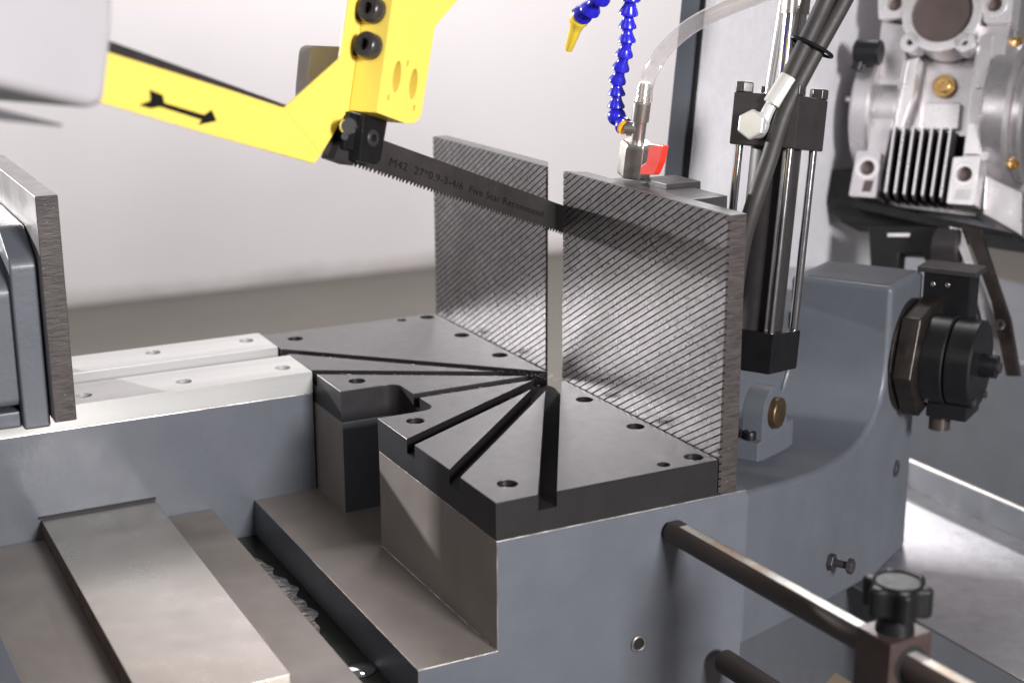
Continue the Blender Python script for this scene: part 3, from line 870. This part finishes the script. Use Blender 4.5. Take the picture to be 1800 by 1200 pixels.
# ------------------------------------------------------------------ head frame panel
hf = thing('head_frame', 'tall silver hammered panel of the saw head with a blue grey edge', 'machine panel', ap(0.05, 0.2, -0.05))
FA = 0.05
f_ = [(1213, 326), (1245, 0), (1254, -90), (1570, -90), (1532, 470), (1190, 470)]
loop = [ua(u, v, FA) for u, v in f_]
part('silver_panel', prism(loop, E1 * -0.003), M_panel, hf, 0.0006)
loop = [ua(u, v, FA - 0.0032) for u, v in ((1205, 326), (1238, 0), (1247, -90), (1570, -90), (1532, 470), (1183, 470))]
part('seam', prism(loop, E1 * -0.004), M_seam, hf)
loop = [ua(u, v, FA - 0.0075) for u, v in ((1196, 326), (1229, 0), (1238, -90), (1570, -90), (1532, 470), (1174, 470))]
part('frame_edge', prism(loop, E1 * -0.020), M_panel_e, hf, 0.001)

# ------------------------------------------------------------------ hydraulic cylinder
TC = rad(9)
CX = E2 * sin(TC) + EZ * cos(TC); CY = E2 * cos(TC) - EZ * sin(TC)
cy = thing('hydraulic_cylinder', 'black hydraulic cylinder with chrome tie rods standing behind the fence', 'hydraulic cylinder', ap(0.2, 0.045, -0.02))
c_bot = ap(0.163, 0.0275, 0.2315) + E1 * 0.031 + CY * 0.035 - CX * 0.199


def cp(a, d, h): return c_bot + E1 * a + CY * d + CX * h


htop = 0.199
part('bottom_block', obox(cp(-0.029, -0.033, 0), E1 * 0.058, CY * 0.066, CX * 0.036), M_black, cy, 0.0012)
hbk = part('head_block', obox(cp(-0.031, -0.035, htop), E1 * 0.062, CY * 0.070, CX * 0.046), M_blackm, cy, 0.0015)
part('barrel', cyl(cp(0, 0, 0.035), cp(0, 0, htop + 0.001), 0.0225, n=40), M_blackm, cy)
for a in (-0.024, 0.024):
    for d in (-0.028, 0.028):
        part('tie_rod', cyl(cp(a, d, 0.034), cp(a, d, htop + 0.002), 0.0038), M_polish, cy)
        part('tie_rod_bolt', hexnut(cp(a, d, htop + 0.046), CX, 0.0085, 0.0092, ph=a * 9), M_bolt, hbk, 0.0005)
part('piston_rod', cyl(cp(0.003, 0.004, htop + 0.045), cp(0.003, 0.004, 0.54), 0.0105, n=36), M_chrome, cy)
part('rod_gland', cyl(cp(0.003, 0.004, htop + 0.045), cp(0.003, 0.004, htop + 0.052), 0.0165), M_blackm, cy)
part('rod_end', cyl(cp(0.003, 0.004, htop + 0.118), cp(0.003, 0.004, 0.56), 0.0122), M_nickel, cy)
part('vent_pipe', cyl(cp(-0.016, 0.008, htop + 0.045), cp(-0.010, 0.008, htop + 0.15), 0.0036), M_zinc, cy)
part('fork', obox(cp(-0.044, -0.018, -0.085), E1 * 0.022, CY * 0.036, CX * 0.088), M_black, cy, 0.003)
# banjo fitting
bc = un(1334, 221, cp(0, -0.035, 0), CY)
bjw = part('banjo_washer', cyl(bc, bc - CY * 0.012, 0.0118), M_zinc, cy)
part('banjo_bolt', hexnut(bc - CY * 0.012, -CY, 0.0132, 0.0075, ph=0.5), M_zinc, bjw, 0.0008)

# pivot bracket of the cylinder
pb = thing('pivot_bracket', 'grey painted pillow bracket with a bronze pin holding the cylinder foot', 'bracket', ap(0.2, 0.05, -0.06))
ka = 0.196
pc = ua(1360, 724, ka); RB = 0.0250
f0 = ua(1331, 797, ka); zb = f0.z - pc.z
arch = [pc - E2 * RB + EZ * zb]
for i in range(19):
    t = pi - pi * i / 18
    arch.append(pc + E2 * (RB * cos(t)) + EZ * (RB * sin(t)))
arch += [pc + E2 * (RB + 0.012) + EZ * (zb * 0.6), pc + E2 * (RB + 0.02) + EZ * zb]
part('bearing_block', prism(arch, E1 * -0.022), M_paint, pb, 0.0015, ang=50)
part('foot', obox(ap(ka + 0.0005, (f0 - P0).dot(E2), -0.085), E1 * -0.045, E2 * 0.088, EZ * (f0.z + 0.085 + 0.010)), M_paint, pb, 0.0015)
part('bronze_pin', cyl(pc - E1 * 0.02, pc + E1 * 0.007, 0.0150, ch=0.001), M_bronze, pb)
part('foot_screw', capscrew(f0 - E1 * 0.012 + E2 * 0.009 + EZ * 0.0095, EZ, 0.0062, 0.008), M_black, pb)
part('foot_screw', capscrew(f0 - E1 * 0.028 + E2 * 0.010 + EZ * 0.0095, EZ, 0.0062, 0.008), M_black, pb)

# hydraulic hoses
hA = thing('hydraulic_hose', 'black hydraulic hose with a pale crimped end screwed to the banjo fitting', 'hose', bc, 'black hydraulic hoses')
dep = (bc - CY * 0.010 - CP).dot(RF)
q0 = ud(1342, 214, dep); q1 = ud(1351, 194, dep); q2 = ud(1389, 136, dep - 0.004)
part('elbow_tail', tube([q0, q1, q1.lerp(q2, 0.3)], 0.0056, 16), M_zinc, hA)
part('crimp_sleeve', cyl(q1.lerp(q2, 0.16), q2, 0.0088, ch=0.0008), M_crimp, hA)
part('rubber_hose', tube([q1.lerp(q2, 0.9), ud(1400, 110, dep - 0.006), ud(1424, 60, dep - 0.01), ud(1452, 0, dep - 0.016), ud(1474, -50, dep - 0.02)], 0.0076, 20), M_rubber, hA)
hB = thing('hydraulic_hose', 'long black hydraulic hose running down behind the near fence plate', 'hose', ap(0.2, 0.0, 0.0), 'black hydraulic hoses')
part('rubber_hose', tube([ud(1508, -50, dep - 0.02), ud(1484, 0, dep - 0.012), ud(1452, 58, dep - 0.008), ud(1427, 103, dep - 0.006), ud(1400, 154, dep - 0.005), ud(1376, 205, dep - 0.003), ud(1351, 283, dep), ud(1328, 350, dep), ud(1306, 425, dep + 0.01), ud(1290, 520, dep + 0.03)], 0.0076, 20), M_rubber, hB)
# cable tie round both
tcn = ud(1427, 83, dep - 0.009); tdir = (ud(1452, 40, dep) - ud(1425, 95, dep)).normalized()
ring = circ(tcn, tdir, 0.0192, 28, 0.0102, up=RF)
solo('cable_tie', tube(ring + [ring[0], ring[1]], 0.0016, 8, sub=0), M_black, 'black band tying the two hydraulic hoses together', 'hose tie')

# ------------------------------------------------------------------ worm gearbox
gx = thing('worm_gearbox', 'cast aluminium worm gearbox with cooling fins and a large round bore', 'gearbox', hp(0.17, 0.56, 0.26))
GS = 0.5
def g(u, v, d=0.0): return us(u, v, GS) + B * d
def gprism(px, d0, d1, mt, name='rib', bev=0.002, r=0.0, holes=(), parent=None):
    loop = [g(u, v, d0) for u, v in px]
    if r: loop = rounded(loop, r)
    return part(name, prism(loop, B * (d1 - d0), holes), mt, parent or gx, bev, 2, ang=50)


gprism([(1552, -70), (1772, -70), (1772, 40), (1745, 290), (1700, 372), (1540, 352), (1512, 300), (1545, 45)], 0.045, 0.14, M_alu, 'housing', 0.004)
gprism([(1548, 36), (1592, 42), (1590, 100), (1562, 240), (1540, 345), (1505, 335), (1522, 260)], 0.004, 0.032, M_alu, 'left_column', 0.005, 0.003)
gprism([(1590, 100), (1612, 96), (1600, 160), (1580, 225), (1560, 340), (1545, 335), (1562, 240)], 0.010, 0.034, M_alu_m, 'left_rib', 0.003)
gprism([(1718, 45), (1775, 40), (1752, 165), (1735, 282), (1690, 278), (1706, 150)], 0.004, 0.032, M_alu, 'right_column', 0.005, 0.003)
gprism([(1722, 60), (1745, 60), (1737, 155), (1712, 155)], 0.000, 0.006, M_alu, 'right_column_pad', 0.003, 0.002)
gprism([(1703, 215), (1728, 217), (1722, 272), (1694, 272)], -0.002, 0.006, M_alu_m, 'right_lower_pad', 0.003, 0.002)
bc_ = g(1660, 26, -0.012); ring_o = circ(bc_, B, 0.0480, 48); ring_i = circ(bc_, B, 0.0370, 48)
bfl = part('bore_flange', prism(ring_o, B * 0.05, [ring_i]), M_alu_m, gx, 0.001, ang=50)
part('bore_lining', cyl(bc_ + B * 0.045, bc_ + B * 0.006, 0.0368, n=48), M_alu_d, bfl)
for u, v in ((1604, 79), (1699, 79)):
    c0 = g(u, v, -0.012)
    lug = part('flange_lug', prism(circ(c0, B, 0.0118, 28), B * 0.03, [circ(c0, B, 0.0042, 20)]), M_alu_m, gx, 0.001, ang=50)
    part('lug_bore', cyl(c0 + B * 0.028, c0 + B * 0.006, 0.0042), M_seam, lug)
for px, hc in (([(1546, -60), (1606, -60), (1604, 34), (1548, 38)], (1577, 11)), ([(1728, -60), (1790, -60), (1780, 44), (1732, 44)], (1751, 12)),
               ([(1510, 268), (1552, 270), (1543, 350), (1496, 347)], (1529, 298)), ([(1679, 279), (1727, 278), (1716, 363), (1667, 360)], (1699, 309))):
    c0 = g(hc[0], hc[1], -0.009)
    bright = px[0][0] > 1600 and px[0][1] > 0
    foot = gprism(px, -0.009, 0.03, M_alu_m if (bright or px[0][1] < 0) else M_alu, 'mounting_foot', 0.0015, 0.003, [circ(c0, B, 0.0092, 28)])
    part('foot_boss', prism(circ(c0, B, 0.0150, 32), B * -0.0015, [circ(c0, B, 0.0091, 32)]), M_alu_m, foot, 0.0005, ang=50)
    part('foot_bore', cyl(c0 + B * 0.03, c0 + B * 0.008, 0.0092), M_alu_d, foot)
# recessed pocket of the pale foot
gprism([(1684, 335), (1712, 335), (1708, 354), (1680, 353)], -0.0094, -0.0088, M_alu, 'foot_pocket', 0)
gprism([(1524, 320), (1540, 320), (1534, 340), (1518, 339)], -0.0094, -0.0088, M_alu_d, 'foot_pocket', 0)
gprism([(1606, 168), (1676, 168), (1672, 216), (1602, 216)], 0.036, 0.047, M_alu_m, 'name_pad', 0.002, 0.004)
pc_ = g(1645, 138, 0.036)
plw = part('plug_washer', cyl(pc_ + B * 0.008, pc_, 0.0142, ch=0.001), M_brass, gx)
part('oil_plug', capscrew(pc_, -B, 0.0096, 0.006), M_brass, plw)
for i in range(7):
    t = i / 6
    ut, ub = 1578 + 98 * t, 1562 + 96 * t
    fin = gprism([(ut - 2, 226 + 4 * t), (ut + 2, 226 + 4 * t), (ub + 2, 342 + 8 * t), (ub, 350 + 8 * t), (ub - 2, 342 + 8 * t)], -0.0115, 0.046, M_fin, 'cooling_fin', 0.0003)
    gprism([(ut - 1.8, 226 + 4 * t), (ut + 1.8, 226 + 4 * t), (ub + 1.8, 342 + 8 * t), (ub - 1.8, 342 + 8 * t)], -0.0135, -0.0115, M_alu_m, 'fin_tip', 0.0002, parent=fin)  # brighter tip colour carries the light on the fin edges
gprism([(1563, 222), (1688, 230), (1672, 352), (1552, 340)], 0.030, 0.047, M_seam, 'fin_backing', 0)  # black sheet stands in for the shade between the fins
# side hub towards the fence
hc0 = hp(0.098, 0.56, 0.395)
part('hub_flange', cyl(hc0 - E1 * 0.020, hc0 + E1 * 0.004, 0.085, n=48, ch=0.003), M_alu, gx)
part('hub_barrel', cyl(hc0 - E1 * 0.03, hc0 + E1 * 0.03, 0.060, n=48, ch=0.003), M_alu, gx)
part('hub_rib', obox(g(1475, 172, 0.02), E1 * 0.03, B * 0.03, C * 0.007), M_alu_m, gx, 0.002)
# output cover on the right with zinc bolts
oc = hp(0.253, 0.575, 0.40)
scv = part('side_cover', cyl(oc - E1 * 0.02, oc + E1 * 0.012, 0.092, n=56, ch=0.004), M_alu, gx)
part('cover_rim', cyl(oc + E1 * 0.010, oc + E1 * 0.026, 0.078, n=56, ch=0.004), M_alu, gx)
for u, v in ((1791, 76), (1761, 140), (1743, 256), (1784, 290), (1745, 352), (1766, 372)):
    c0 = us(u, v, GS + 0.03)
    part('zinc_bolt', capscrew(c0 - E1 * 0.004, E1 - B * 0.6, 0.0068, 0.007), M_brass, scv)
gprism([(1725, 300), (1790, 330), (1790, 412), (1720, 372)], 0.02, 0.10, M_alu, 'side_foot', 0.003)
bm = prism([g(1500, 352, -0.004), g(1790, 412, -0.004), g(1790, 420, -0.004), g(1640, 398, -0.004), g(1500, 365, -0.004)], B * 0.14)
part('base_plate', bm, M_knob, gx, 0.001)
# black clamp and dark bracket next to the hub
dk = thing('hub_clamp', 'black round clamp knob beside the gearbox hub', 'clamp', us(1515, 110, 0.46))
q = us(1518, 92, 0.47)
part('knob_body', cyl(q - E1 * 0.01, q + E1 * 0.022, 0.0155, ch=0.002), M_black, dk)
part('knob_stem', cyl(q - E1 * 0.005 - C * 0.022, q + C * 0.0, 0.008), M_black, dk)
dm = thing('motor_bracket', 'black motor bracket hanging beneath the gearbox', 'bracket', us(1580, 470, 0.5))
def kp(px, s0, s1, name, mt=M_knob, bev=0.002):
    return part(name, prism([us(u, v, s0) for u, v in px], B * (s1 - s0)), mt, dm, bev)


kp([(1440, 300), (1520, 292), (1540, 350), (1640, 385), (1640, 402), (1480, 392), (1446, 350)], 0.53, 0.60, 'upper_arm')
kp([(1526, 395), (1660, 398), (1678, 440), (1670, 478), (1640, 480), (1620, 448), (1580, 446), (1578, 478), (1530, 474)], 0.50, 0.53, 'bracket_plate')
part('bracket_roller', cyl(us(1645, 430, 0.48), us(1645, 430, 0.48) + E1 * 0.03, 0.022, ch=0.002), M_blackm, dm)
kp([(1560, 410), (1600, 410), (1598, 416), (1560, 416)], 0.495, 0.499, 'light_edge', M_alu, 0)

# slanting struts at the right
sA = thing('pale_strut', 'pale metal strip slanting down beside the hinge sensor', 'strut', us(1760, 620, 0.48))
part('strip', prism([us(u, v, 0.47) for u, v in ((1668, 398), (1690, 402), (1760, 590), (1768, 640), (1752, 640), (1722, 520))], B * 0.004), M_alu_m, sA, 0.0005)
sB = thing('dark_strut', 'dark brown metal bar slanting down at the right edge', 'strut', us(1785, 625, 0.50))
part('bar', prism([us(u, v, 0.455) for u, v in ((1692, 395), (1722, 402), (1775, 560), (1792, 660), (1768, 660), (1742, 530))], B * 0.012), M_oil, sB, 0.001)
part('bolt', capscrew(us(1758, 571, 0.453), -B, 0.006, 0.004), M_bolt, sB)
cb = [us(u, v, 0.42) for u, v in ((1690, 470), (1700, 500), (1712, 545), (1722, 590), (1722, 618), (1706, 622))]
solo('sensor_cable', tube(cb, 0.0058, 14), M_black, 'black cable looping down beside the rotary sensor', 'cable', group='sensor cables')
cb = [us(u, v, 0.43) for u, v in ((1675, 500), (1690, 540), (1700, 590), (1712, 618))]
solo('sensor_cable', tube(cb, 0.005, 14), M_black, 'shorter black cable close to the limit switch', 'cable', group='sensor cables')

# ------------------------------------------------------------------ chip tray, tank
ZR = uy(1598, 808, 0.55).z
tr = thing('chip_tray', 'galvanised sheet metal chip tray catching bright light at lower right', 'tray', (0.2, 0.42, -0.3))
TZ = ZR - 0.035
yf = uz(1680, 1128, TZ).y; ybk = 0.548
part('tray_sheet', box(-0.35, 1.0, yf, ybk, TZ - 0.003, TZ), M_tray, tr, 0.0005)
part('tray_lip', box(-0.35, 1.0, ybk, ybk + 0.002, TZ - 0.003, ZR), M_paint_d, tr)
part('lip_edge', box(-0.35, 1.0, ybk - 0.003, ybk + 0.003, ZR, ZR + 0.003), M_screw, tr, 0.0008)
tk = solo('coolant_tank', box(-1.3, 0.4, 1.0, 1.4, FZ + 0.004, uy(1720, 612, 1.0).z), M_paint_d, 'grey painted tank wall behind the chip tray at right', 'tank', 0.004)
solo('floor_board', box(-0.2, 1.2, 0.05, yf - 0.012, TZ - 0.12, TZ - 0.10), M_wood, 'brown board below the front edge of the chip tray', 'board', 0.002)

# ------------------------------------------------------------------ length stop: two bars, clamp and knobs
ra = ux(1180, 930, XD); rb = uz(1640, 1190, ra.z - 0.002); rdir = (rb - ra).normalized()
r1 = thing('stop_bar', 'long dark round stop bar with a worn pale scale strip on top', 'bar', ra - EZ * 0.012)
RRd = 0.0100
side = rdir.cross(EZ).normalized(); upv = side.cross(rdir).normalized()
prof = []
for i in range(40):
    a = 2 * pi * i / 40; x, y = RRd * cos(a), RRd * sin(a)
    prof.append((x, min(y, RRd * 0.86)))
bm = prism([ra + rdir * 0.003 + side * x + upv * y for x, y in prof], rdir * 0.6)
part('round_bar', bm, M_rod, r1, 0.0008, ang=50)
str_ = part('scale_strip', obox(ra + rdir * 0.016 - side * 0.0042 + upv * RRd * 0.8605, rdir * 0.57, side * 0.0084, upv * 0.0004), M_scale, r1)
bm = nb()
for i in range(1, 240):
    L_ = 0.0046 if i % 10 == 0 else (0.0034 if i % 5 == 0 else 0.0022)
    obox(ra + rdir * (0.016 + i * 0.002) - side * 0.0042 + upv * (RRd * 0.8605 + 0.0004), rdir * 0.0003, side * L_, upv * 0.00006, bm)
o = part('scale_marks', bm, M_ink, str_); o['kind'] = 'stuff'
q2_ = ux(1272, 1160, 0.305)
bm = cyl(q2_, q2_ + rdir * 0.5, 0.0102, ch=0.001)
solo('lower_stop_bar', bm, M_rod, 'plain dark round bar below the scaled stop bar at the bottom edge', 'bar')

cl = thing('stop_clamp', 'brown steel clamp block on the stop bar with black star knob', 'clamp', uz(1560, 1200, ra.z))
cc = uz(1556, 1150, ra.z)
tcl = (cc - ra).dot(rdir); cc = ra + rdir * tcl
def clp(x, y, z): return cc + rdir * x + side * y + upv * z


bm = obox(clp(-0.016, -0.019, -0.06), rdir * 0.032, side * 0.038, upv * 0.079)
part('clamp_block', bm, M_clamp, cl, 0.0015)
part('clamp_bore', cyl(clp(0.0155, 0, 0), clp(0.0166, 0, 0), 0.0135), M_seam, cl)
kb = clp(0, 0.0, 0.019)
part('knob_stem', cyl(kb, kb + upv * 0.014, 0.013, 0.0105), M_black, cl)
star = []
for i in range(72):
    a = 2 * pi * i / 72
    star.append(kb + upv * 0.013 + (side * cos(a) + rdir * sin(a)) * (0.0200 + 0.0034 * max(-0.75, cos(6 * a))))
skn = part('star_knob', prism(star, upv * 0.021), M_knob, cl, 0.003, 3, ang=60)
part('knob_rim', lathe([(0.014, 0), (0.0155, 0.0012), (0.017, 0)], kb + upv * 0.034, upv, 36), M_knob, skn)
bq = ud(1592, 1101, (cc - CP).dot(RF) + 0.012)
part('ball_lever', ball(bq, 0.0085), M_black, cl)
part('lever_stem', cyl(clp(0.0, -0.010, 0.008), bq, 0.0032), M_chrome, cl)
